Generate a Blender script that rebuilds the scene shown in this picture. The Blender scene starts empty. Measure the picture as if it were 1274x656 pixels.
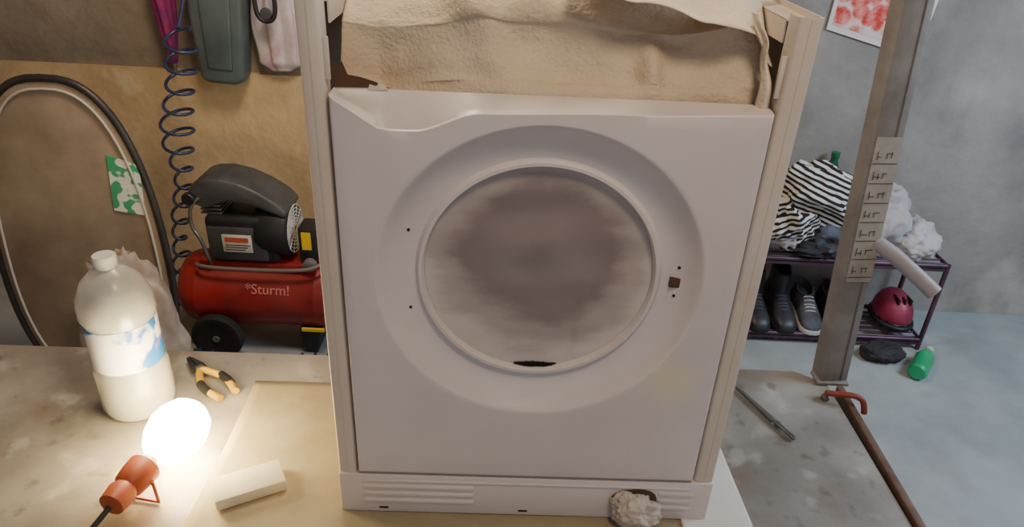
import bpy, bmesh, math, random
from mathutils import Vector, Matrix, noise
random.seed(4)
S=bpy.context.scene
T=.65; CZ=1.583
pi=math.pi
# ---------------------------------------------------------------- helpers
def lin(c):
    return tuple(((v/255)/12.92 if v/255<=.04045 else ((v/255+.055)/1.055)**2.4) for v in c)
def mat(name,c1,c2=None,rough=.6,metal=0,scale=6,detail=6,bump=0,bscale=None,lo=.35,hi=.65,spec=.5,emis=None,alpha=1,trans=0):
    m=bpy.data.materials.new(name);m.use_nodes=True;nt=m.node_tree;N=nt.nodes;L=nt.links
    b=N["Principled BSDF"];b.inputs["Roughness"].default_value=rough;b.inputs["Metallic"].default_value=metal
    b.inputs["Specular IOR Level"].default_value=spec
    b.inputs["Base Color"].default_value=(*lin(c1),1)
    b.inputs["Alpha"].default_value=alpha;b.inputs["Transmission Weight"].default_value=trans
    tc=N.new("ShaderNodeTexCoord")
    if c2:
        n=N.new("ShaderNodeTexNoise");n.inputs["Scale"].default_value=scale;n.inputs["Detail"].default_value=detail
        n.inputs["Roughness"].default_value=.62
        r=N.new("ShaderNodeValToRGB");r.color_ramp.elements[0].position=lo;r.color_ramp.elements[1].position=hi
        r.color_ramp.elements[0].color=(*lin(c1),1);r.color_ramp.elements[1].color=(*lin(c2),1)
        L.new(tc.outputs["Object"],n.inputs["Vector"]);L.new(n.outputs["Fac"],r.inputs[0]);L.new(r.outputs[0],b.inputs["Base Color"])
    if bump:
        n2=N.new("ShaderNodeTexNoise");n2.inputs["Scale"].default_value=bscale or scale*4;n2.inputs["Detail"].default_value=8
        bp=N.new("ShaderNodeBump");bp.inputs["Strength"].default_value=bump;bp.inputs["Distance"].default_value=.01
        L.new(tc.outputs["Object"],n2.inputs["Vector"]);L.new(n2.outputs["Fac"],bp.inputs["Height"]);L.new(bp.outputs[0],b.inputs["Normal"])
    if emis:
        b.inputs["Emission Color"].default_value=(*lin(emis[0]),1);b.inputs["Emission Strength"].default_value=emis[1]
    return m
def add_layer(m,col,scale,lo,hi,typ="noise",vec_scale=(1,1,1),amount=1.0,center=None):
    nt=m.node_tree;N=nt.nodes;L=nt.links;b=N["Principled BSDF"]
    tc=N.new("ShaderNodeTexCoord");mp=N.new("ShaderNodeMapping");mp.inputs["Scale"].default_value=vec_scale
    L.new(tc.outputs["Object"],mp.inputs[0])
    if typ=="noise":
        n=N.new("ShaderNodeTexNoise");n.inputs["Scale"].default_value=scale;n.inputs["Detail"].default_value=5
        out=n.outputs["Fac"];L.new(mp.outputs[0],n.inputs["Vector"])
    elif typ=="voronoi":
        n=N.new("ShaderNodeTexVoronoi");n.inputs["Scale"].default_value=scale;out=n.outputs["Distance"];L.new(mp.outputs[0],n.inputs["Vector"])
    elif typ=="spot":
        n=N.new("ShaderNodeVectorMath");n.operation='DISTANCE';n.inputs[1].default_value=center
        L.new(mp.outputs[0],n.inputs[0]);out=n.outputs["Value"]
    else:
        n=N.new("ShaderNodeTexWave");n.inputs["Scale"].default_value=scale;n.inputs["Distortion"].default_value=1.5;out=n.outputs["Fac"];L.new(mp.outputs[0],n.inputs["Vector"])
    r=N.new("ShaderNodeMapRange");r.inputs[1].default_value=lo;r.inputs[2].default_value=hi;r.inputs[4].default_value=amount
    L.new(out,r.inputs[0])
    mx=N.new("ShaderNodeMix");mx.data_type='RGBA'
    src=b.inputs["Base Color"].links[0].from_socket if b.inputs["Base Color"].links else None
    if src: L.new(src,mx.inputs[6])
    else: mx.inputs[6].default_value=b.inputs["Base Color"].default_value
    mx.inputs[7].default_value=(*lin(col),1);L.new(r.outputs[0],mx.inputs[0]);L.new(mx.outputs[2],b.inputs["Base Color"])
    return m
def link(name,me,mt=None,parent=None,loc=(0,0,0),rot=(0,0,0),smooth=None):
    ob=bpy.data.objects.new(name,me);S.collection.objects.link(ob);ob.location=loc;ob.rotation_euler=rot
    if mt:
        for m in (mt if isinstance(mt,(list,tuple)) else [mt]): me.materials.append(m)
    if parent: ob.parent=parent
    if smooth is not None and hasattr(me,"polygons"):
        for p in me.polygons:p.use_smooth=True
        me.set_sharp_from_angle(angle=math.radians(smooth))
    return ob
def mesh(name,v,f,mt=None,parent=None,smooth=None,**k):
    me=bpy.data.meshes.new(name);me.from_pydata([tuple(p) for p in v],[],f);me.update()
    bm=bmesh.new();bm.from_mesh(me);bmesh.ops.recalc_face_normals(bm,faces=bm.faces);bm.to_mesh(me);bm.free()
    return link(name,me,mt,parent,smooth=smooth,**k)
def empty(name,loc=(0,0,0),rot=(0,0,0)):
    e=bpy.data.objects.new(name,None);e.location=loc;e.rotation_euler=rot;e.empty_display_size=.05;S.collection.objects.link(e);return e
def box(name,x0,x1,y0,y1,z0,z1,mt,parent=None,bev=0,seg=2,**k):
    bm=bmesh.new();bmesh.ops.create_cube(bm,size=1)
    for v in bm.verts:v.co=Vector(((x0+x1)/2+v.co.x*(x1-x0),(y0+y1)/2+v.co.y*(y1-y0),(z0+z1)/2+v.co.z*(z1-z0)))
    if bev:bmesh.ops.bevel(bm,geom=bm.edges[:],offset=bev,segments=seg,affect='EDGES',profile=.5)
    me=bpy.data.meshes.new(name);bm.to_mesh(me);bm.free()
    return link(name,me,mt,parent,smooth=40 if bev else None,**k)
def lathe(name,prof,mt,parent=None,n=48,axis='Z',smooth=35,**k):
    v=[];f=[]
    for r,h in prof:
        for i in range(n):
            a=2*pi*i/n;c,s=r*math.cos(a),r*math.sin(a)
            v.append((c,s,h) if axis=='Z' else ((h,c,s) if axis=='X' else (c,h,s)))
    for j in range(len(prof)-1):
        for i in range(n):
            a=j*n+i;b=j*n+(i+1)%n;f.append((a,b,b+n,a+n))
    f.append(tuple(range(n)));f.append(tuple(range((len(prof)-1)*n,len(prof)*n)))
    return mesh(name,v,f,mt,parent,smooth,**k)
def tube(name,pts,r,mt,parent=None,cyclic=False,res=4,kind='POLY'):
    c=bpy.data.curves.new(name,'CURVE');c.dimensions='3D';c.bevel_depth=r;c.bevel_resolution=res;c.use_fill_caps=True
    s=c.splines.new(kind)
    s.points.add(len(pts)-1)
    for i,p in enumerate(pts):s.points[i].co=(*p[:3],1)
    s.use_cyclic_u=cyclic
    if kind=='NURBS':s.order_u=3;s.use_endpoint_u=True
    ob=bpy.data.objects.new(name+"_c",c);S.collection.objects.link(ob)
    bpy.context.view_layer.update()
    me=bpy.data.meshes.new_from_object(ob);bpy.data.objects.remove(ob)
    me.name=name;me.materials.clear()
    return link(name,me,mt,parent,smooth=50)
def prism(name,poly,y0,y1,mt,parent=None,bev=0,plane='XZ',seg=2,**k):
    bm=bmesh.new()
    def P(a,b,c): return (a,c,b) if plane=='XZ' else ((a,b,c) if plane=='XY' else (c,a,b))
    v0=[bm.verts.new(P(a,b,y0)) for a,b in poly];v1=[bm.verts.new(P(a,b,y1)) for a,b in poly]
    bm.faces.new(v0);bm.faces.new(v1[::-1]);n=len(poly)
    for i in range(n):bm.faces.new((v0[i],v0[(i+1)%n],v1[(i+1)%n],v1[i]))
    bmesh.ops.recalc_face_normals(bm,faces=bm.faces)
    if bev:bmesh.ops.bevel(bm,geom=[e for e in bm.edges],offset=bev,segments=seg,affect='EDGES',profile=.5)
    me=bpy.data.meshes.new(name);bm.to_mesh(me);bm.free()
    return link(name,me,mt,parent,smooth=40,**k)
def sheet(name,fn,nu,nv,mt,parent=None,thick=.0012,**k):
    v=[fn(i/nu,j/nv) for j in range(nv+1) for i in range(nu+1)]
    f=[(j*(nu+1)+i,j*(nu+1)+i+1,(j+1)*(nu+1)+i+1,(j+1)*(nu+1)+i) for j in range(nv) for i in range(nu)]
    ob=mesh(name,v,f,mt,parent,smooth=180,**k)
    if thick:
        s=ob.modifiers.new("s","SOLIDIFY");s.thickness=thick;s.offset=0
    return ob
def ridge(p,sc,seed=0):
    q=Vector(p)*sc+Vector((seed*7.3,seed*3.1,seed))
    return 1-2*abs(noise.noise(q))
def sn(p,sc,seed=0):
    return noise.noise(Vector(p)*sc+Vector((seed*7.3,seed*3.1,seed)))
def lump(name,c,rad,mt,parent=None,amp=.15,sc=1.6,seed=0,sub=5,flat=None,rot=(0,0,0)):
    bm=bmesh.new();bmesh.ops.create_icosphere(bm,subdivisions=sub,radius=1)
    for v in bm.verts:
        n=v.co.normalized()
        d=1+amp*(ridge(n,sc,seed)-.3)+amp*.45*(ridge(n,sc*2.7,seed+3)-.3)+amp*.15*noise.noise(n*sc*7)
        v.co=Vector((n.x*d*rad[0],n.y*d*rad[1],n.z*d*rad[2]))
    bm.transform(Matrix.Rotation(rot[2],4,'Z')@Matrix.Rotation(rot[1],4,'Y')@Matrix.Rotation(rot[0],4,'X'))
    for v in bm.verts:
        v.co+=Vector(c)
        if flat is not None and v.co.z<flat:v.co.z=flat
    me=bpy.data.meshes.new(name);bm.to_mesh(me);bm.free()
    return link(name,me,mt,parent,smooth=180)
def interp(x,pts):
    if x<=pts[0][0]:return pts[0][1]
    for (a,b),(c,d) in zip(pts,pts[1:]):
        if x<=c:
            t=(x-a)/(c-a);t2=t*t*(3-2*t);return b+(d-b)*t2
    return pts[-1][1]

# ---------------------------------------------------------------- materials
M={}
M['white']=mat("painted_white",(216,208,208),(206,197,196),rough=.30,scale=3,bump=.02,bscale=120)
add_layer(M['white'],(226,216,176),1,.055,.015,"spot",center=(.20,0,.285),amount=.45)
add_layer(M['white'],(204,186,164),5,.55,.75,amount=.25)
M['whiteside']=mat("painted_white_side",(210,200,190),(196,184,170),rough=.38,scale=3)
M['paper']=mat("masking_paper",(212,196,174),(184,166,142),rough=.95,scale=3.5,bump=.4,bscale=190,lo=.3,hi=.7)
add_layer(M['paper'],(224,214,200),7,.50,.68,amount=.6)
add_layer(M['paper'],(140,118,96),2.6,.54,.70,amount=.55)
M['paper_light']=mat("masking_paper_light",(226,212,194),(206,188,166),rough=.95,scale=4,bump=.3,bscale=190)
M['film']=mat("masking_film",(205,196,192),(190,180,176),rough=.7,scale=4,bump=.08,bscale=20,spec=.3)
M['black']=mat("black_plastic",(24,24,27),(34,34,38),rough=.5,scale=20)
M['darkhole']=mat("dark_hole",(20,14,10),rough=.9)
M['brownhole']=mat("brown_hole",(82,58,40),rough=.8)
M['grey_pl']=mat("grey_plastic",(72,73,76),(56,57,60),rough=.45,scale=12)
M['red']=mat("red_enamel",(156,34,32),(124,28,26),rough=.42,scale=7,bump=.02)
add_layer(M['red'],(156,84,74),3,.5,.7,amount=.35)
M['dust']=mat("rubber_black",(22,22,24),(38,36,36),rough=.8,scale=20)
M['steel']=mat("steel",(150,148,146),(118,116,114),rough=.35,metal=.8,scale=20)
M['chrome']=mat("wheel_cap",(130,128,128),(104,101,101),rough=.4,metal=.2,scale=12)
M['yellow']=mat("yellow_label",(230,190,30),rough=.5)
M['lab_white']=mat("white_label",(205,200,192),(180,176,170),rough=.5,scale=40)
M['hose']=mat("blue_hose",(46,58,92),(34,44,72),rough=.35,scale=20)

# ---------------------------------------------------------------- room
wl=mat("plaster_tan",(204,178,138),(174,148,112),rough=.95,scale=2.2,bump=.5,bscale=22,lo=.3,hi=.7)
add_layer(wl,(216,198,164),9,.56,.72,amount=.5)
add_layer(wl,(132,110,84),3.3,.54,.72,amount=.45)
wu=mat("concrete_upper",(150,138,122),(110,100,88),rough=.95,scale=3,bump=.6,bscale=20,lo=.3,hi=.7)
wr=mat("plaster_bluegrey",(160,154,150),(126,122,120),rough=.95,scale=2.4,bump=.6,bscale=16,lo=.3,hi=.7)
add_layer(wr,(194,186,178),1.6,.5,.66,amount=.55)
add_layer(wr,(104,98,96),3.1,.53,.68,amount=.6,vec_scale=(1,1,.6))
fl=mat("floor_concrete",(164,168,170),(134,139,143),rough=.7,scale=3,bump=.25,bscale=14,lo=.3,hi=.7)
add_layer(fl,(104,102,100),4,.56,.75,amount=.35)
ce=mat("ceiling_plaster",(170,166,160),(150,146,140),rough=.95,scale=2)
box("wall_back",-2.6,0.2,2.66,2.8,0,.885,wl)
box("wall_back_upper",-2.6,0.2,2.69,2.8,.885,2.5,wu)
box("wall_back_right",.2,2.6,2.66,2.8,0,2.5,wr)
box("wall_left",-2.72,-2.6,-1.5,2.8,0,2.5,wl)
box("wall_right",2.6,2.72,-1.5,2.8,0,2.5,wr)
box("floor",-2.72,2.72,-1.5,2.8,-.1,0,fl)
box("ceiling",-2.72,2.72,-1.5,2.8,2.5,2.6,ce)

# ---------------------------------------------------------------- work table
tt=mat("stained_tabletop",(146,140,134),(112,106,100),rough=.40,scale=5,bump=.10,bscale=30,lo=.3,hi=.7)
add_layer(tt,(182,175,168),3.2,.44,.66,amount=.6)
add_layer(tt,(122,92,70),5.3,.54,.70,amount=.5,vec_scale=(1,1.3,1))
add_layer(tt,(206,201,195),11,.56,.72,amount=.55)
add_layer(tt,(72,66,60),24,.60,.72,amount=.5)
tm=mat("table_frame_steel",(110,98,90),(88,66,54),rough=.6,metal=.4,scale=14,bump=.1)
rt=mat("rusty_rail",(128,100,86),(96,66,52),rough=.6,metal=.3,scale=18)
tb=empty("work_table",(-.3,.85,0))
prism("top",[(-1.2,-.43),(1.0,-.43),(.99,.392),(.93,.432),(-1.2,.375)],T-.035,T,tt,tb,bev=.002,plane='XY')
prism("rail_right",[(.994,-.40),(1.008,-.40),(1.018,.375),(1.003,.375)],T-.03,T+.008,rt,tb,bev=.002,plane='XY')
for i,(x,y) in enumerate([(-1.15,-.36),(.93,-.36),(.93,.33),(-1.15,.30)]):
    box("leg_%d"%(i+1),x-.025,x+.025,y-.025,y+.025,0,T-.035,tm,tb,bev=.003)
box("apron_front",-1.15,.93,-.37,-.34,T-.1,T-.035,tm,tb)
box("apron_back",-1.15,.93,.30,.33,T-.1,T-.035,tm,tb)
cd=mat("brown_card",(158,146,118),(138,126,100),rough=.75,scale=5,bump=.08,bscale=60)
add_layer(cd,(186,178,158),6,.55,.75,amount=.35)
def cardf(u,v):
    x=-.512+(.90)*u+.012*math.sin(v*3)*(1-u);y=.50+.65*v+.03*u*v
    return (x,y,T+.0025+.0015*(1+noise.noise(Vector((x*4,y*4,0)))))
sheet("cardboard_sheet",cardf,50,40,cd,thick=.001)
wp=mat("white_paper",(222,218,212),(202,198,192),rough=.8,scale=6)
def wpf(u,v):
    x=.30+.135*u-.03*v*u;y=.55+.50*v
    return (x,y,T+.0062+.001*(1+noise.noise(Vector((x*9,y*9,4)))))
sheet("white_paper_sheet",wpf,20,40,wp,thick=.0006)

# ---------------------------------------------------------------- washing machine shell
wm=empty("washing_machine",(.0412,.839,T+.0055),(0,0,.0271))
cu,ch=-.003,.443
TOP=[(-.268,.690),(-.243,.674),(-.205,.651),(-.170,.651),(-.086,.676),(.1,.682),(.265,.688)]
ul,ur,hb=-.268,.265,.087
def inside(u,h): return ul<=u<=ur and hb<=h<=interp(u,TOP)
angs=[2*pi*i/200 for i in range(200)]
for cu_,ch_ in ((ul,hb),(ur,hb),(ul,TOP[0][1]),(ur,TOP[-1][1])):
    a=math.atan2(ch_-ch,cu_-cu)%(2*pi);j=min(range(len(angs)),key=lambda i:abs(angs[i]-a));angs[j]=a
bd=[]
for a in angs:
    lo,hi=.1,.9
    for _ in range(40):
        m_=(lo+hi)/2
        if inside(cu+m_*math.cos(a),ch+m_*math.sin(a)):lo=m_
        else:hi=m_
    bd.append(lo)
prof=[(.1575,.040),(.1585,.026),(.161,.0215),(.1655,.0215),(.168,.0245),(.1705,.0285),(.183,.0275),(.198,.0215),(.2085,.013),(.2155,.0055),(.2195,.0015),(.222,0)]
v=[];f=[];n=len(angs)
for r,d in prof:
    for a in angs:v.append((cu+r*math.cos(a),d-.006,ch+r*math.sin(a)))
for t_,dp in ((.04,-.006),(.3,-.006),(.65,-.006),(.955,-.006),(.98,-.0052),(.993,-.0035),(1,-.0005)):
    for a,b in zip(angs,bd):
        r=.222+(b-.222)*t_
        v.append((cu+r*math.cos(a),dp,ch+r*math.sin(a)))
for a,b in zip(angs,bd):
    x=cu+b*math.cos(a);h=ch+b*math.sin(a)
    if h>.64 and h>interp(x,TOP)-.002:
        v.append((x,.005,h+(.691-h)*.25))
    else:v.append((x,.006,h))
for a,b in zip(angs,bd):
    x=cu+b*math.cos(a);h=ch+b*math.sin(a)
    if h>.64 and h>interp(x,TOP)-.002:v.append((x,.030,.6905))
    else:v.append((x,.010,h))
nr=len(v)//n
for j in range(nr-1):
    for i in range(n):
        a=j*n+i;b=j*n+(i+1)%n;f.append((a,b,b+n,a+n))
mesh("front_panel",v,f,M['white'],wm,smooth=38)
# masked door opening: film disc with grey overspray
fm=M['film'];nt=fm.node_tree;N=nt.nodes;L=nt.links;b=N["Principled BSDF"]
tc=N.new("ShaderNodeTexCoord");mp=N.new("ShaderNodeMapping");mp.inputs["Location"].default_value=(0.0,0,-.16);mp.inputs["Scale"].default_value=(1/.160,0,1/.158)
L.new(tc.outputs["Object"],mp.inputs[0])
nz=N.new("ShaderNodeTexNoise");nz.inputs["Scale"].default_value=2.0;nz.inputs["Detail"].default_value=7;nz.inputs["Roughness"].default_value=.6
mp2=N.new("ShaderNodeMapping");mp2.inputs["Scale"].default_value=(4,3,9);L.new(tc.outputs["Object"],mp2.inputs[0]);L.new(mp2.outputs[0],nz.inputs["Vector"])
ln=N.new("ShaderNodeVectorMath");ln.operation='LENGTH';L.new(mp.outputs[0],ln.inputs[0])
ad=N.new("ShaderNodeMath");ad.operation='MULTIPLY_ADD';ad.inputs[1].default_value=.60;L.new(nz.outputs["Fac"],ad.inputs[0]);L.new(ln.outputs["Value"],ad.inputs[2])
dv=N.new("ShaderNodeMath");dv.operation='MULTIPLY';dv.inputs[1].default_value=.74;L.new(ad.outputs[0],dv.inputs[0])
rp=N.new("ShaderNodeValToRGB");rp.color_ramp.interpolation='EASE'
rp.color_ramp.elements[0].position=.20;rp.color_ramp.elements[0].color=(*lin((130,121,121)),1)
rp.color_ramp.elements[1].position=1.0;rp.color_ramp.elements[1].color=(*lin((200,191,186)),1)
e=rp.color_ramp.elements.new(.42);e.color=(*lin((142,132,131)),1)
e=rp.color_ramp.elements.new(.66);e.color=(*lin((134,123,122)),1)
e=rp.color_ramp.elements.new(.85);e.color=(*lin((172,162,158)),1)
L.new(dv.outputs[0],rp.inputs[0]);L.new(rp.outputs[0],b.inputs["Base Color"])
v=[];f=[];NR=50;NA=160
for j in range(NR+1):
    r=.1578*j/NR
    for i in range(NA):
        a=2*pi*i/NA;x=r*math.cos(a);z=r*math.sin(a)
        e_=min(1,(1-j/NR)*5)
        d=.0008*math.sin(z*90+3*noise.noise(Vector((x*9,z*5,1))))+.0025*noise.noise(Vector((x*7,z*16,2)))
        w_=min(1,max(0,(-z-.0)/.05))
        xx=x-.062-.08*(z+.1);d-=.0036*math.exp(-(xx/.0045)**2)*w_
        v.append((x,.026+e_*d,z))
for j in range(NR):
    for i in range(NA):
        a=j*NA+i;b_=j*NA+(i+1)%NA;f.append((a,b_,b_+NA,a+NA))
mesh("door_masking_film",v,f,fm,wm,smooth=180,loc=(cu,0,ch))
lump("film_tear",(cu+.004,.025,ch-.1545),(.020,.003,.0026),M['darkhole'],wm,amp=.9,sc=5,seed=2,sub=4)
def dd(u,h):
    r=math.hypot(u-cu,h-ch);P=prof
    for (a,b),(c,d) in zip(P,P[1:]):
        if a<=r<=c:return b+(d-b)*(r-a)/(c-a)-.006
    return -.006
for i,(u,h) in enumerate([(-.181,.506),(-.181,.384),(.189,.464),(.188,.419)]):
    lathe("screw_hole_%d"%(i+1),[(.0022,-.0008),(.0022,.004)],M['darkhole'],wm,n=16,axis='Y',loc=(u,dd(u,h),h))
u,h=.1895,.440
box("latch_opening",u-.0105,u+.0105,dd(u,h)-.0015,dd(u,h)+.006,h-.0075,h+.0075,M['brownhole'],wm,bev=.0005)
for s,nm in ((-1,"left"),(1,"right")):
    xo=.3*s
    xi=(-.2715 if s<0 else .2685)
    sec=[(xo,.50),(xo,.006),(xo-.002*s,.0015),(xo-.006*s,0),(xi+.005*s,0),(xi+.002*s,.002),(xi,.006),(xi,.028),(xi+.0015*s,.028),(xi+.0015*s+.0005*s,.008),(xi+.006*s,.0025),(xo-.007*s,.0025),(xo-.0025*s,.008),(xo-.0015*s,.50)]
    prism("side_panel_"+nm,sec,.083,.800,M['whiteside'],wm,plane='XY')
    box("side_base_"+nm,min(xo,xo-.002*s),max(xo,xo-.002*s),.01,.50,0,.083,M['whiteside'],wm)
    box("flange_crease_"+nm,min(xo-.014*s,xo-.016*s),max(xo-.014*s,xo-.016*s),-.0009,.002,.09,.797,M['whiteside'],wm)
    box("top_rail_"+nm,min(xo-.0015*s,xo-.032*s),max(xo-.0015*s,xo-.032*s),.028,.49,.790,.793,M['whiteside'],wm,bev=.001)
    box("rail_lip_"+nm,min(xo-.03*s,xo-.032*s),max(xo-.03*s,xo-.032*s),.035,.49,.765,.792,M['whiteside'],wm)
    box("hinge_tab_"+nm,min(xi,xi-.006*s),max(xi,xi-.006*s),.006,.010,.705,.755,M['whiteside'],wm,bev=.001)
box("back_panel",-.298,.298,.495,.50,0,.79,M['whiteside'],wm)
box("kick_plate",-.3,.3,-.004,.014,0,.082,M['white'],wm,bev=.003)
for i,z in enumerate((.028,.043,.058)):
    box("vent_rib_left_%d"%i,-.262,-.085,-.0068,-.002,z-.0035,z+.0035,M['white'],wm,bev=.0016)
    box("vent_rib_right_%d"%i,.214,.270,-.0068,-.002,z-.0035,z+.0035,M['white'],wm,bev=.0016)
box("kick_ledge",-.262,.262,-.0062,-.002,.069,.072,M['white'],wm,bev=.001)
for i,u in enumerate((-.231,-.004,.214)):
    box("slot_%d"%(i+1),u-.0075,u+.0075,-.0047,.0,.0085,.0125,M['darkhole'],wm,bev=.0008)
hp=[(.175+.036*math.cos(a)*(1+.06*math.sin(3*a)),.043+.026*math.sin(a)*(1+.1*math.sin(2*a+1))) for a in [2*pi*i/28 for i in range(28)]]
prism("drain_hole",hp,-.0076,-.001,M['brownhole'],wm)
rag=mat("crumpled_rag",(200,190,182),(178,166,158),rough=.9,scale=12,bump=.1,bscale=60)
lump("stuffed_rag",(.180,-.016,.028),(.033,.019,.028),rag,wm,amp=.34,sc=1.3,seed=5,flat=.001)
lump("stuffed_rag_tail",(.162,-.011,.047),(.022,.010,.016),rag,wm,amp=.34,sc=1.5,seed=9)
# crumpled masking paper inside / over the top opening
def pf(u,v):
    x=-.267+.530*u
    d=interp(v,[(0,.024),(.25,.048),(.5,.090),(.75,.17),(1,.42)])
    h=interp(v,[(0,.640),(.25,.705),(.5,.760),(.75,.800),(1,.835)])
    p=Vector((x*3.2,v*2.0,1.7));a=min(1,v*3)
    k=.055*sn(p,1.2,1)+.026*sn(p,2.6,4)+.012*(ridge(Vector((x*3+v*.8,v*1.1,0)),1.6,6)-.5)+.004*sn(p,7,2)+.001*sn(p,20,5)
    k+=.022*math.exp(-((u-.735)/.028)**2)*math.exp(-((v-.30)/.14)**2)
    k+=.024*math.exp(-((u-.45+v*.25)/.05)**2)*math.exp(-((v-.6)/.25)**2)
    k-=.055*math.exp(-((u-.05)/.11)**2)*math.exp(-((v-.22)/.2)**2)
    k*=a
    edge=min(1,min(u,1-u)*12);k*=.3+.7*edge
    return (x,d-k*.8,h+k*.6)
sheet("masking_paper_cover",pf,170,130,M['paper'],wm,thick=.0008)
def flap(u,v):
    x=.02+.245*u
    low=interp(u,[(0,.822),(.3,.806),(.65,.788),(.88,.768),(1,.740)])+.006*math.sin(u*17)*u
    h=low+(.87-low)*v
    d=.058+.16*v+.010*math.sin(u*7)*v
    k=.016*sn(Vector((x*9,v*1.5,3)),1,2)+.005*sn(Vector((x*22,v*4,3)),1,2)
    rim=-.008*math.exp(-(v/.05)**2)
    return (x,d+k-.012+rim,h+k*.5)
sheet("masking_paper_flap",flap,80,50,M['paper_light'],wm,thick=.001)
def strip(u,v):
    h=.672+.125*v
    c=interp(v,[(0,.258),(.35,.256),(.7,.250),(1,.236)])
    w=.006+.003*math.sin(v*5+1)
    return (c+(u-.5)*2*w,.012+.03*v-.006*math.cos((u-.5)*5)+.004*math.sin(v*14),h)
sheet("masking_paper_strip",strip,10,50,M['paper_light'],wm,thick=.0012)
prism("gap_shadow",[(-.266,.691),(-.268,.724),(-.262,.715),(-.256,.723),(-.250,.707),(-.236,.705),(-.218,.700),(-.200,.6925)],.0275,.0285,M['brownhole'],wm)  # flat brown sheet painting in the dark fold shadow at the paper gap
prism("torn_tab",[(-.226,.6905),(-.224,.6965),(-.216,.6945),(-.213,.698),(-.205,.6955),(-.201,.6905)],.0262,.0272,M['paper_light'],wm)

# ---------------------------------------------------------------- sanding block
wd=mat("pale_block",(228,220,194),(212,202,172),rough=.8,scale=14,bump=.1)
box("sanding_block",-.056,.056,-.029,.029,0,.022,wd,bev=.003,loc=(-.422,.862,T+.0065),rot=(0,0,.50))

# ---------------------------------------------------------------- inspection lamp lying on the table
lamp=empty("work_lamp",(-.588,.842,T+.053),(0,0,-.16))
hol=mat("orange_holder",(176,84,44),(150,66,34),rough=.45,scale=10)
blb=mat("lit_bulb",(255,240,205),rough=.3,emis=((255,222,150),95))
lathe("lamp_holder",[(.012,-.075),(.020,-.070),(.023,-.045),(.019,-.035),(.024,-.028),(.027,-.005),(.027,.012),(.022,.016),(.004,.016)],hol,lamp,axis='Y')
lathe("screw_cap",[(.013,.014),(.0135,.026),(.012,.030)],M['steel'],lamp,axis='Y')
lathe("bulb",[(.012,.028),(.018,.038),(.032,.052),(.043,.072),(.0495,.098),(.0485,.118),(.040,.142),(.026,.156),(.012,.1625),(.001,.164)],blb,lamp,axis='Y')
tube("cable",[(0,-.072,0),(-.01,-.12,-.02),(-.05,-.20,-.048),(-.14,-.26,-.048),(-.3,-.28,-.048)],.0045,M['black'],lamp,kind='NURBS')
tube("guard_foot",[(-.028,-.01,-.004),(-.03,-.01,-.049),(.03,-.01,-.049),(.028,-.01,-.004)],.003,hol,lamp)

# ---------------------------------------------------------------- plastic bottle
pet=mat("milky_plastic",(222,222,216),(202,202,196),rough=.25,scale=6,trans=.6)
bo=empty("plastic_bottle",(-.705,1.070,T))
lathe("body",[(.045,.0005),(.060,.006),(.064,.02),(.064,.10),(.060,.108),(.060,.205),(.064,.215),(.062,.245),(.048,.278),(.028,.298),(.018,.304),(.0175,.322),(.001,.3225)],pet,bo)
lb=mat("bottle_label",(226,228,232),(226,228,232),rough=.4,scale=8)
add_layer(lb,(30,110,190),9,.48,.52);add_layer(lb,(235,130,30),7,.56,.60)
lathe("label",[(.0606,.112),(.0609,.113),(.0609,.20),(.0606,.201)],lb,bo)
lathe("cap",[(.0185,.303),(.0195,.305),(.0195,.324),(.018,.327),(.001,.327)],mat("bottle_cap",(204,204,200),rough=.4),bo)

# ---------------------------------------------------------------- pliers
pl=empty("pliers",(-.632,1.172,T+.0095),(0,0,-.72))
ph=mat("yellow_grip",(196,160,36),(150,118,24),rough=.5,scale=12)
for s in (-1,1):
    q="a" if s<0 else "b"
    tube("handle_"+q,[(0.005,.004*s,0),(.03,.016*s,0),(.06,.024*s,0),(.095,.020*s,0),(.115,.016*s,0)],.0075,ph,pl,kind='NURBS')
    tube("grip_"+q,[(.045,.0215*s,0),(.065,.0245*s,0),(.085,.0225*s,0)],.0085,M['black'],pl,kind='NURBS')
    prism("jaw_"+q,[(.012,.013*s),(-.012,.014*s),(-.04,.007*s),(-.052,.0035*s),(-.052,.0008*s),(.012,.0008*s)][::s],-.005,.005,M['black'],pl,bev=.001,plane='XY')
lathe("pivot",[(.008,-.006),(.008,.0065),(.006,.0075)],M['steel'],pl,n=20)
rd=empty("metal_file",(.520,1.130,T+.007),(0,0,-1.125))
prism("blade",[(-.082,-.003),(.03,-.0055),(.03,.0055),(-.082,.003)],-.0035,.0025,M['steel'],rd,bev=.001,plane='XY')
lathe("tang",[(.003,.03),(.006,.04),(.0045,.05),(.0045,.085),(.001,.088)],M['steel'],rd,axis='X',n=20)
cl=empty("bar_clamp",(.700,1.172,T+.012))
rc=mat("red_oxide",(150,62,44),(112,44,34),rough=.55,scale=16)
tube("frame",[(-.036,.016,.004),(-.02,.006,.010),(.0,.0,.014),(.02,-.004,.014),(.034,-.012,.006),(.036,-.018,-.018)],.006,rc,cl,kind='NURBS')
lathe("pad",[(.009,-.010),(.009,-.004),(.005,-.002),(.005,.006)],M['steel'],cl,n=20,loc=(-.034,.015,0))

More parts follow.
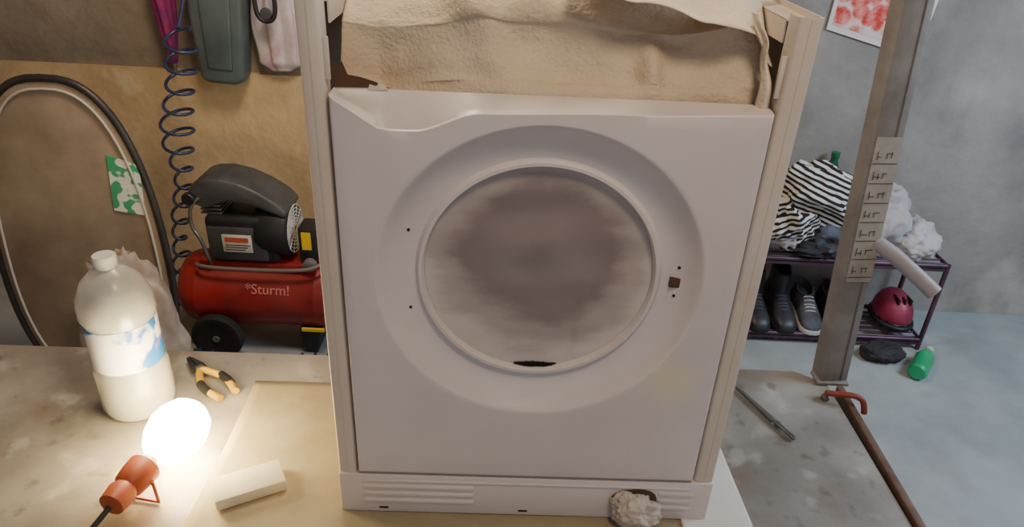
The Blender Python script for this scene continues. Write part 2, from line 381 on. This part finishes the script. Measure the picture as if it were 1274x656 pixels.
# ---------------------------------------------------------------- steel post by the table corner
ps=empty("steel_post",(.697,1.262,T+.002))
pm=mat("post_paint",(142,136,132),(116,109,105),rough=.55,metal=.15,scale=10,bump=.1)
def postbox(name,x0,x1,y0,y1,z0,z1,mt,bev=.0):
    ob=box(name,x0,x1,y0,y1,z0,z1,mt,ps,bev=bev);ob.rotation_euler=(-.125,0,.12);return ob
postbox("upright",-.025,.034,-.022,.022,0,1.60,pm,.003)
postbox("web_strip",.016,.020,-.0232,-.020,.0,1.58,mat("post_strip",(104,97,92),(90,82,77),rough=.6,scale=20),.001)
stk=mat("paper_sticker",(164,156,147),(142,134,125),rough=.7,scale=20)
postbox("chart_sticker",-.020,.033,-.0245,-.0230,.235,.53,stk)
ink=mat("sticker_ink",(76,68,63),rough=.8)
for i in range(7):
    z=.245+i*.039
    postbox("line_%d"%i,-.019,.031,-.0256,-.0247,z,z+.0012,ink)
    for kx in range(2):
        x=-.012+kx*.019
        zz=z+.006*((i*3+kx)%3)*.4
        postbox("mark_%d_%d"%(i,kx),x-.0006,x+.0006,-.0256,-.0247,zz+.008,zz+.024-(kx%2)*.006,ink)
        postbox("bar_%d_%d"%(i,kx),x-.001,x+.008+.003*((i+kx)%3),-.0256,-.0247,zz+.013+(kx*.004),zz+.0143+(kx*.004),ink)
        if (i+kx)%2: postbox("tick_%d_%d"%(i,kx),x+.009,x+.0102,-.0256,-.0247,zz+.009,zz+.020,ink)
box("foot_plate",-.032,.036,-.03,.014,-.001,.006,pm,ps,bev=.002)
arm=mat("arm_grey",(158,150,152),(138,130,132),rough=.5,scale=8)
tube("side_arm",[(.02,.035,.320),(.06,.01,.300),(.105,-.02,.268),(.135,-.04,.245)],.016,arm,ps)

# ---------------------------------------------------------------- air compressor
ac=empty("air_compressor",(0,0,0))
TX0,TX1,ty,tz,tr=-1.195,-.60,2.235,.215,.132
hd=[(.004,0),(.05,.004),(.085,.012),(.108,.024),(.123,.040),(.130,.056),(tr,.07),(tr,.082),(tr+.001,.086),(tr+.001,.09),(tr,.094)]
pr=[(r,TX0+d) for r,d in hd]+[(r,TX1-d) for r,d in hd[::-1]]
lathe("tank",pr,M['red'],ac,axis='X',n=64,loc=(0,ty,tz))
WX=-1.035
def wheel(nm,x,y):
    lathe(nm+"_tyre",[(.058,-.016),(.066,-.019),(.084,-.018),(.090,-.010),(.090,.010),(.084,.018),(.066,.019),(.058,.016)],M['dust'],ac,axis='Y',loc=(x,y,.0905))
    lathe(nm+"_rim",[(.006,-.020),(.012,-.020),(.014,-.012),(.030,-.008),(.046,-.009),(.054,-.016),(.060,-.015),(.060,.014),(.01,.012)],M['chrome'],ac,axis='Y',loc=(x,y,.0905))
    for i in range(5):
        a=2*pi*i/5+.3
        o=box(nm+"_spoke_%d"%i,.013,.052,-.015,-.004,-.007,.007,M['chrome'],ac,bev=.002);o.location=(x,y,.0905);o.rotation_euler=(0,a,0)
wheel("wheel_front",WX,2.085);wheel("wheel_rear",WX,2.40)
tube("axle",[(WX,2.08,.0905),(WX,2.42,.0905)],.008,M['steel'],ac)
prism("front_foot",[(-.74,.0),(-.70,.0),(-.68,.10),(-.76,.10)],2.14,2.33,M['black'],ac,bev=.004)
box("wheel_bracket",-1.075,-.995,2.12,2.36,.07,.12,M['red'],ac,bev=.006)
box("saddle",-1.09,-.70,2.15,2.32,.335,.362,M['red'],ac,bev=.006)
tube("handle_tube",[(-1.09,2.14,.352),(-1.075,2.12,.356),(-.98,2.115,.354),(-.80,2.115,.356),(-.68,2.12,.362),(-.66,2.14,.375)],.007,mat("tube_grey",(120,112,106),rough=.5,metal=.3),ac,kind='NURBS')
box("crankcase",-1.045,-.80,2.145,2.31,.360,.535,M['black'],ac,bev=.022,seg=4)
box("motor_rib_plate",-1.035,-.835,2.138,2.16,.375,.50,M['grey_pl'],ac,bev=.008)
box("spec_plate",-.985,-.885,2.1345,2.1385,.410,.475,M['lab_white'],ac,bev=.001)
box("spec_bar",-.975,-.895,2.1335,2.135,.448,.466,mat("spec_red",(180,80,60),rough=.5),ac)
for i in range(3):
    box("spec_text_%d"%i,-.975,-.91+.01*i,2.1335,2.135,.418+.009*i,.421+.009*i,M['black'],ac)
lathe("fan_housing",[(.02,-.04),(.075,-.04),(.090,-.03),(.098,.0),(.100,.060),(.096,.075),(.085,.082),(.02,.084)],M['black'],ac,axis='X',n=48,loc=(-.845,2.225,.468))
for i in range(7):
    a=.012+.012*i
    v=[(-.761,2.225+a*math.cos(t),.468+a*math.sin(t)) for t in [2*pi*k/32 for k in range(32)]]
    tube("guard_ring_%d"%i,v,.0024,M['lab_white'],ac,cyclic=True,res=1)
for i in range(12):
    a=2*pi*i/12
    tube("guard_spoke_%d"%i,[(-.761,2.225+.01*math.cos(a),.468+.01*math.sin(a)),(-.761,2.225+.088*math.cos(a),.468+.088*math.sin(a))],.0020,M['lab_white'],ac,res=1)
sh=[(-1.085,.585),(-1.080,.625),(-1.060,.650),(-1.025,.664),(-.97,.668),(-.91,.655),(-.85,.628),(-.79,.590),(-.760,.555),(-.77,.535),(-.80,.548),(-.87,.575),(-.95,.590),(-1.00,.575),(-1.03,.560),(-1.06,.57)]
prism("head_shroud",sh,2.15,2.31,M['grey_pl'],ac,bev=.010,seg=3)
for i in range(6):
    z=.535+i*.014
    box("fin_%d"%i,-1.055,-.985,2.165,2.295,z,z+.006,M['steel'],ac,bev=.002)
tube("delivery_pipe",[(-1.045,2.15,.60),(-1.075,2.135,.58),(-1.08,2.13,.50),(-1.055,2.13,.46),(-1.04,2.135,.38),(-1.045,2.15,.35)],.006,M['steel'],ac,kind='NURBS')
lathe("air_filter",[(.018,-.012),(.021,-.008),(.021,.008),(.018,.012)],M['black'],ac,axis='Y',n=24,loc=(-1.075,2.14,.60))
box("pressure_switch",-.735,-.665,2.16,2.25,.375,.50,M['black'],ac,bev=.008)
box("pressure_switch_label",-.722,-.690,2.1575,2.161,.42,.485,M['yellow'],ac)
tube("switch_stem",[(-.70,2.2,.33),(-.70,2.2,.39)],.012,M['steel'],ac)
lathe("pressure_gauge",[(.020,-.010),(.023,-.008),(.023,.010),(.018,.012)],M['chrome'],ac,axis='Y',n=32,loc=(-.70,2.15,.365))
box("tank_label",-.74,-.66,2.108,2.118,.115,.126,M['yellow'],ac)
tx=bpy.data.curves.new("lettering","FONT");tx.body="*Sturm!";tx.size=.050;tx.extrude=.0008
to=bpy.data.objects.new("lettering_c",tx);S.collection.objects.link(to);bpy.context.view_layer.update()
me=bpy.data.meshes.new_from_object(to);bpy.data.objects.remove(to)
link("lettering",me,mat("lettering_pink",(206,124,118),rough=.5),ac,loc=(-.925,2.1095,.262),rot=(pi/2-.38,0,0))

# ---------------------------------------------------------------- coiled air hose
hp_=[]
turns=15;ns=turns*18
for i in range(ns+1):
    t=i/ns;a=2*pi*turns*t
    x=-1.115-.165*t;z=1.10-1.04*t;y=2.36
    r=.040+.012*math.sin(t*7)+.006*math.sin(t*23)
    hp_.append((x+r*math.cos(a)+.01*math.sin(t*15),y+r*math.sin(a),z+.01*math.sin(a)))
hz=empty("coiled_air_hose")
tube("hanging_coil",hp_,.0055,M['hose'],hz)
hp_=[]
turns=16;ns=turns*18
for i in range(ns+1):
    t=i/ns;a=2*pi*turns*t
    hp_.append((-1.27+.72*t,2.010+.02*math.sin(t*9)+.03*math.cos(a),.042+.030*math.sin(a)))
tube("floor_coil",hp_,.0055,M['hose'],hz)
tube("lead",[(-1.115,2.36,1.10),(-1.12,2.50,1.22),(-1.15,2.60,1.42),(-1.16,2.68,1.45)],.0055,M['hose'],hz,kind='NURBS')
tube("link",[(-1.28,2.36,.06),(-1.33,2.25,.02),(-1.32,2.08,.02),(-1.24,2.010,.038)],.0055,M['hose'],hz,kind='NURBS')

# ---------------------------------------------------------------- things hanging on the wall
um=empty("folded_umbrella",(-1.275,2.625,1.16))
u1=mat("umbrella_pink",(150,40,90),(90,30,110),rough=.6,scale=30)
v=[];f=[]
prf=[(.006,-.24),(.012,-.235),(.016,-.20),(.028,-.12),(.036,-.02),(.038,.12),(.030,.26),(.018,.30)]
na=48
for r,z in prf:
    for i in range(na):
        a=2*pi*i/na;rr=r*(1+.22*math.sin(6*a+z*9));v.append((rr*math.cos(a),rr*.7*math.sin(a),z))
for j in range(len(prf)-1):
    for i in range(na):
        a=j*na+i;b_=j*na+(i+1)%na;f.append((a,b_,b_+na,a+na))
f.append(tuple(range(na)));mesh("canopy",v,f,u1,um,smooth=60)
tube("shaft",[(0,0,-.27),(0,0,.42)],.005,M['steel'],um)
tube("hook",[(0,0,.40),(0,0,.46),(.02,0,.49),(.045,0,.47),(.045,0,.44)],.007,M['black'],um,kind='NURBS')
tube("tie_strap",[(.03,-.022,.02),(0,-.034,.03),(-.03,-.022,.02)],.005,mat("strap_purple",(80,50,120),rough=.6),um,kind='NURBS')
ca=empty("plastic_canister",(-1.075,2.60,1.0),(0,.05,0))
tg=mat("slate_green_plastic",(84,96,98),(68,80,82),rough=.45,scale=8)
prism("body",[(-.078,-.115),(-.055,-.132),(.055,-.132),(.080,-.110),(.098,.16),(.098,.33),(.06,.38),(-.07,.38),(-.098,.33),(-.098,.10)],-.045,.045,tg,ca,bev=.018,seg=4)
prism("recess",[(-.045,-.08),(.045,-.08),(.06,.25),(-.06,.25)],-.050,-.040,tg,ca,bev=.008,seg=3)
lathe("cap",[(.025,.378),(.025,.41),(.02,.415),(.001,.415)],M['black'],ca,n=32,loc=(-.04,0,0))
tube("handle",[(0.0,0,.375),(.01,0,.42),(.06,0,.42),(.085,0,.34)],.01,tg,ca,kind='NURBS')
tube("wall_hook",[(.04,0,.42),(.04,.04,.44),(.04,.085,.44)],.004,M['steel'],ca)
pb=empty("carrier_bag",(-.885,2.635,1.0))
wb=mat("bag_film",(216,206,208),(196,176,184),rough=.35,scale=12,bump=.2,trans=.2)
add_layer(wb,(196,110,150),6,.60,.66,amount=.6)
def bagf(u,v):
    a=u*2*pi;z=-.09+.38*v
    w=interp(v,[(0,.034),(.08,.072),(.4,.086),(.8,.066),(1,.030)]);d_=interp(v,[(0,.008),(.1,.024),(.5,.030),(1,.010)])
    k=1+.16*math.sin(a*7+v*3)+.10*noise.noise(Vector((math.cos(a)*3,math.sin(a)*3,z*8)))
    return (w*math.cos(a)*k+.01*v,d_*math.sin(a)*k-.006,z)
sheet("bag",bagf,120,60,wb,pb,thick=.0006)
tube("handle_loop",[(-.02,0,.27),(-.015,.01,.36),(0,.035,.40),(.015,.01,.36),(.03,0,.27)],.004,wb,pb,kind='NURBS')
hg=empty("hanging_caliper",(-.88,2.545,1.11))
tube("strap",[(-.04,0,.16),(-.045,0,.03),(-.03,0,-.005),(-.005,0,-.012),(.02,0,.0),(.03,0,.05),(.02,0,.16)],.008,M['black'],hg,kind='NURBS')
lathe("dial",[(.018,-.006),(.020,-.004),(.020,.006),(.016,.008)],M['grey_pl'],hg,axis='Y',n=28,loc=(-.008,0,.016))
tube("nail",[(0,0,.30),(0,.15,.305)],.003,M['steel'],hg);tube("loop",[(-.04,0,.16),(-.01,0,.30),(.02,0,.16)],.005,M['black'],hg)

# ---------------------------------------------------------------- plastic sled standing behind the table
sl=empty("plastic_sled",(-1.300,1.86,0),(-.05,0,.10))
rimm=mat("sled_rim",(34,32,32),(50,46,44),rough=.45,scale=10)
inm=mat("sled_shell",(160,142,120),(126,108,90),rough=.5,scale=4)
def sl_o(s):
    out=[]
    for i in range(64):
        a=2*pi*i/64;x=math.cos(a);z=math.sin(a)
        x=math.copysign(abs(x)**.75,x);z=math.copysign(abs(z)**.85,z)
        out.append((x*(.255-s)*(1-.08*(z)),(.535+z*(.52-s))))
    return out
prism("shell",sl_o(.02),0,.02,inm,sl,bev=.004)
tube("rim",[(x,.005,z) for x,z in sl_o(.012)],.011,rimm,sl,cyclic=True)
tube("inner_rib",[(x,-.004,z) for x,z in sl_o(.040)],.004,mat("sled_rib",(180,172,162),rough=.5),sl,cyclic=True)
grn=mat("green_decal",(60,160,110),(220,220,210),rough=.5,scale=26,lo=.49,hi=.52,detail=1)
prism("decal",[(.12,.66),(.205,.645),(.215,.80),(.13,.83)],-.004,-.001,grn,sl)
sk=empty("crumpled_sack")
skm=mat("sack_film",(178,164,154),(138,122,112),rough=.45,scale=7,bump=.2)
lump("sack",(-1.035,1.62,.31),(.12,.10,.335),skm,sk,amp=.22,sc=1.5,seed=8,flat=.0)

# ---------------------------------------------------------------- poster
po=empty("flower_poster",(0,2.652,0))
pp=mat("poster_paper",(224,214,214),rough=.4)
pf_=mat("poster_flowers",(205,60,50),(235,150,140),rough=.4,scale=26,lo=.4,hi=.62)
add_layer(pf_,(225,205,200),20,.50,.66,typ="voronoi")
prism("sheet",[(1.090,1.52),(1.076,1.148),(1.42,1.062),(1.46,1.50)],0,.002,pp,po)
prism("picture",[(1.106,1.50),(1.092,1.166),(1.405,1.088),(1.44,1.48)],-.001,.0,pf_,po)

# ---------------------------------------------------------------- shoe rack with clothes and shoes
rk=empty("shoe_rack",(0,0,0))
rm=mat("rack_tube",(96,66,84),(72,50,64),rough=.4,metal=.4,scale=10)
RX0,RX1,RY0,RY1=.90,1.62,2.36,2.60
for i,(x,y) in enumerate([(RX0,RY0),(RX1,RY0),(RX0,RY1),(RX1,RY1)]):
    tube("leg_%d"%i,[(x,y,0),(x,y,.382)],.009,rm,rk)
for zi,z in enumerate((.045,.375)):
    tube("front_bar_%d"%zi,[(RX0,RY0,z),(RX1,RY0,z)],.008,rm,rk)
    tube("back_bar_%d"%zi,[(RX0,RY1,z),(RX1,RY1,z)],.008,rm,rk)
    for j in range(7):
        y=RY0+(RY1-RY0)*(j+.5)/7
        tube("slat_%d_%d"%(zi,j),[(RX0,y,z),(RX1,y,z)],.004,rm,rk)
    for x in (RX0,RX1):tube("side_bar_%d_%.1f"%(zi,x),[(x,RY0,z),(x,RY1,z)],.007,rm,rk)
    box("mesh_lip_%d"%zi,RX0,RX1,RY0-.004,RY0+.002,z-.022,z-.010,rm,rk)
cp=empty("clothes_pile")
st=mat("striped_cloth",(26,26,32),rough=.9)
add_layer(st,(212,206,202),17,.44,.54,typ="wave",vec_scale=(.30,.2,1.0))
for n_ in st.node_tree.nodes:
    if n_.type=='TEX_WAVE': n_.bands_direction='Z';n_.inputs["Distortion"].default_value=2.5;n_.inputs["Detail Scale"].default_value=.6
cwh=mat("white_cloth",(188,180,182),(158,150,156),rough=.9,scale=5)
cbl=mat("bluegrey_cloth",(92,100,116),(66,72,88),rough=.9,scale=8)
cdk=mat("dark_cloth",(40,38,44),(58,54,60),rough=.9,scale=8)
o=lump("striped_shirt",(0,0,0),(.130,.09,.095),st,cp,amp=.38,sc=1.1,seed=1);o.location=(1.115,2.45,.600);o.rotation_euler=(0,.35,0)
o=lump("striped_sleeve",(0,0,0),(.085,.08,.085),st,cp,amp=.38,sc=1.1,seed=12);o.location=(1.02,2.43,.50);o.rotation_euler=(0,-.5,0)
lump("white_shirt",(1.03,2.47,.430),(.09,.09,.050),cwh,cp,amp=.28,sc=1.4,seed=3,flat=.383)
lump("blue_jeans",(1.21,2.44,.450),(.10,.10,.070),cbl,cp,amp=.28,sc=1.4,seed=4,flat=.383)
lump("grey_top",(1.35,2.47,.500),(.11,.10,.13),cwh,cp,amp=.28,sc=1.3,seed=6,flat=.383)
lump("dark_socks",(1.12,2.42,.410),(.10,.07,.035),cdk,cp,amp=.3,sc=1.6,seed=7,flat=.383)
lump("white_towel",(1.50,2.46,.44),(.09,.10,.070),cwh,cp,amp=.28,sc=1.4,seed=10,flat=.383)
gb=empty("green_bottle",(1.215,2.620,.379))
gm=mat("green_pet",(40,120,90),(30,100,74),rough=.2,scale=6,trans=.4)
lathe("body",[(.028,0),(.034,.005),(.034,.21),(.030,.25),(.014,.295),(.013,.31),(.001,.31)],gm,gb,n=32)
lathe("cap",[(.015,.308),(.016,.31),(.016,.328),(.001,.33)],mat("green_cap",(30,110,70),rough=.4),gb,n=24)
def shoe(nm,x,y,z,L_=.26,hgt=.12,coll=.05,m1=None,m2=None,rz=0.0):
    e=empty(nm,(x,y,z),(0,0,rz))
    sec=[(-.5,.012,.022),(-.47,.028,.036),(-.40,.040,.050),(-.28,.044,.062),(-.12,.041,.080),(0.0,.037,.100),(.15,.035,hgt),(.35,.036,hgt*1.02),(.46,.031,hgt),(.5,.018,hgt*.9)]
    v=[];f=[];n=20
    for t,w,h in sec:
        for i in range(n):
            a=2*pi*i/n;cx=math.cos(a);sz=math.sin(a)
            zz=.014+(h-.014)*(.5+.5*math.copysign(abs(sz)**.7,sz));wx=w*math.copysign(abs(cx)**.7,cx)*(1-.25*max(0,sz))
            v.append((wx,t*L_,zz))
    for j in range(len(sec)-1):
        for i in range(n):
            a=j*n+i;b_=j*n+(i+1)%n;f.append((a,b_,b_+n,a+n))
    f+=[tuple(range(n)),tuple(range((len(sec)-1)*n,len(sec)*n))]
    mesh("upper",v,f,m1,e,smooth=180)
    out=[(w*1.08,t*L_*1.02) for t,w,h in sec]+[(-w*1.08,t*L_*1.02) for t,w,h in sec[::-1]]
    prism("sole",out,0,.020,m2,e,bev=.003,plane='XY')
    v=[];f=[];n=28
    for r,z_ in ((1.05,hgt*.72),(1.0,hgt+coll*.6),(1.02,hgt+coll),(.86,hgt+coll),(.82,hgt*.85),(.01,hgt*.8)):
        for i in range(n):
            a=2*pi*i/n;v.append((.034*r*math.cos(a),.25*L_+.27*L_*r*math.sin(a)*.92,z_-(.012 if math.sin(a)<0 else 0)))
    for j in range(5):
        for i in range(n):
            a=j*n+i;b_=j*n+(i+1)%n;f.append((a,b_,b_+n,a+n))
    mesh("collar",v,f,m1,e,smooth=60)
    for i in range(5):
        t=-.22+.055*i;zt=interp(t,[(a_,c_) for a_,b_2,c_ in sec])
        tube("lace_%d"%i,[(-.02,t*L_,zt-.004),(0,t*L_,zt+.004),(.02,t*L_,zt-.004)],.0025,M['lab_white'] if m2 is not M['dust'] else M['grey_pl'],e,kind='NURBS',res=2)
    return e
bk=mat("black_leather",(36,35,40),(54,52,58),rough=.45,scale=14)
gs=mat("grey_sneaker",(84,84,92),(56,56,64),rough=.7,scale=16)
shoe("ankle_boot",.985,2.475,.050,hgt=.13,coll=.07,m1=bk,m2=M['dust'])
shoe("ankle_boot",1.088,2.475,.050,hgt=.13,coll=.07,m1=bk,m2=M['dust'])
shoe("sneaker",1.195,2.475,.050,hgt=.085,coll=.03,m1=gs,m2=M['lab_white'],rz=-.06)
shoe("sneaker",1.300,2.475,.050,hgt=.085,coll=.03,m1=bk,m2=M['dust'],rz=-.06)
db=empty("white_jar",(.915,2.368,.381))
lathe("jar",[(.016,0),(.020,.003),(.020,.055),(.016,.062),(.016,.066),(.018,.068),(.018,.085),(.001,.086)],M['lab_white'],db,n=28)
hm=empty("pink_helmet",(1.545,2.48,.052))
pk=mat("pink_shell",(160,54,84),(130,40,66),rough=.45,scale=6)
v=[];f=[];n=32
for j in range(13):
    ph_=pi/2*j/12*1.12
    for i in range(n):
        a=2*pi*i/n;v.append((.070*math.cos(a)*math.sin(ph_+.001),.100*math.sin(a)*math.sin(ph_+.001),.045+.10*math.cos(ph_)+(0.012 if j==12 else 0)))
for j in range(12):
    for i in range(n):
        a=j*n+i;b_=j*n+(i+1)%n;f.append((a,b_,b_+n,a+n))
mesh("shell",v,f,pk,hm,smooth=60)
for i in (-1,0,1):
    box("vent_%d"%i,i*.024-.005,i*.024+.005,-.070,-.02,.114,.138,M['black'],hm,bev=.004)
tube("rim",[(.071*math.cos(2*pi*i/32),.101*math.sin(2*pi*i/32),.024) for i in range(32)],.010,M['black'],hm,cyclic=True)
sp=empty("slippers_heap",(0,0,0))
lump("dark_slipper",(1.44,2.28,.035),(.075,.045,.035),cdk,sp,amp=.25,sc=1.3,seed=3,flat=.0)
gc=empty("green_detergent_bottle",(1.565,2.22,.036),(0,pi/2,.9))
g2=mat("bright_green",(40,180,120),(30,150,100),rough=.35,scale=6)
lathe("body",[(.026,-.09),(.034,-.08),(.034,.03),(.026,.06),(.013,.075),(.013,.09),(.001,.092)],g2,gc,n=32)
lathe("cap",[(.016,.088),(.016,.11),(.001,.112)],M['lab_white'],gc,n=24)

# ---------------------------------------------------------------- camera
th,ro=.4992,.0492
F=Vector((0,math.cos(th),-math.sin(th)));U0=Vector((0,math.sin(th),math.cos(th)));R0=Vector((1,0,0))
R=R0*math.cos(ro)+U0*math.sin(ro);U=-R0*math.sin(ro)+U0*math.cos(ro)
cam=bpy.data.cameras.new("camera");co=bpy.data.objects.new("camera",cam);S.collection.objects.link(co)
cam.sensor_width=36;cam.lens=887.3/1274*36;cam.clip_start=.05
mt_=Matrix((R,U,-F)).transposed().to_4x4();mt_.translation=Vector((0,0,CZ));co.matrix_world=mt_
S.camera=co

# ---------------------------------------------------------------- lights
def area(name,loc,target,size,power,col):
    l=bpy.data.lights.new(name,'AREA');l.energy=power;l.size=size;l.color=col
    o=bpy.data.objects.new(name,l);S.collection.objects.link(o);o.location=loc
    o.rotation_euler=(Vector(target)-Vector(loc)).to_track_quat('-Z','Y').to_euler();return o
area("ceiling_lamp_light",(-.35,1.55,2.35),(-.60,2.25,.3),.4,25,(1,.82,.60))
area("front_overhead_warm_light",(.35,.20,2.40),(.05,.9,.8),.3,11,(1,.78,.54))  # unseen warm light added overhead for the dish's upward faces
area("doorway_daylight",(2.4,1.3,1.9),(1.3,1.7,.2),.9,52,(.66,.84,1))
area("camera_side_fill",(.2,-1.4,1.5),(0,1,.9),1.8,3.5,(.97,.94,1))  # added soft fill from behind the camera for the front face
pl_=bpy.data.lights.new("bulb_light",'POINT');pl_.energy=3.0;pl_.color=(1,.86,.58);pl_.shadow_soft_size=.04
po_=bpy.data.objects.new("bulb_light",pl_);S.collection.objects.link(po_);po_.location=(-.575,.945,T+.14)
w=bpy.data.worlds.new("world");S.world=w;w.use_nodes=True
w.node_tree.nodes["Background"].inputs[0].default_value=(.88,.87,.94,1);w.node_tree.nodes["Background"].inputs[1].default_value=.36
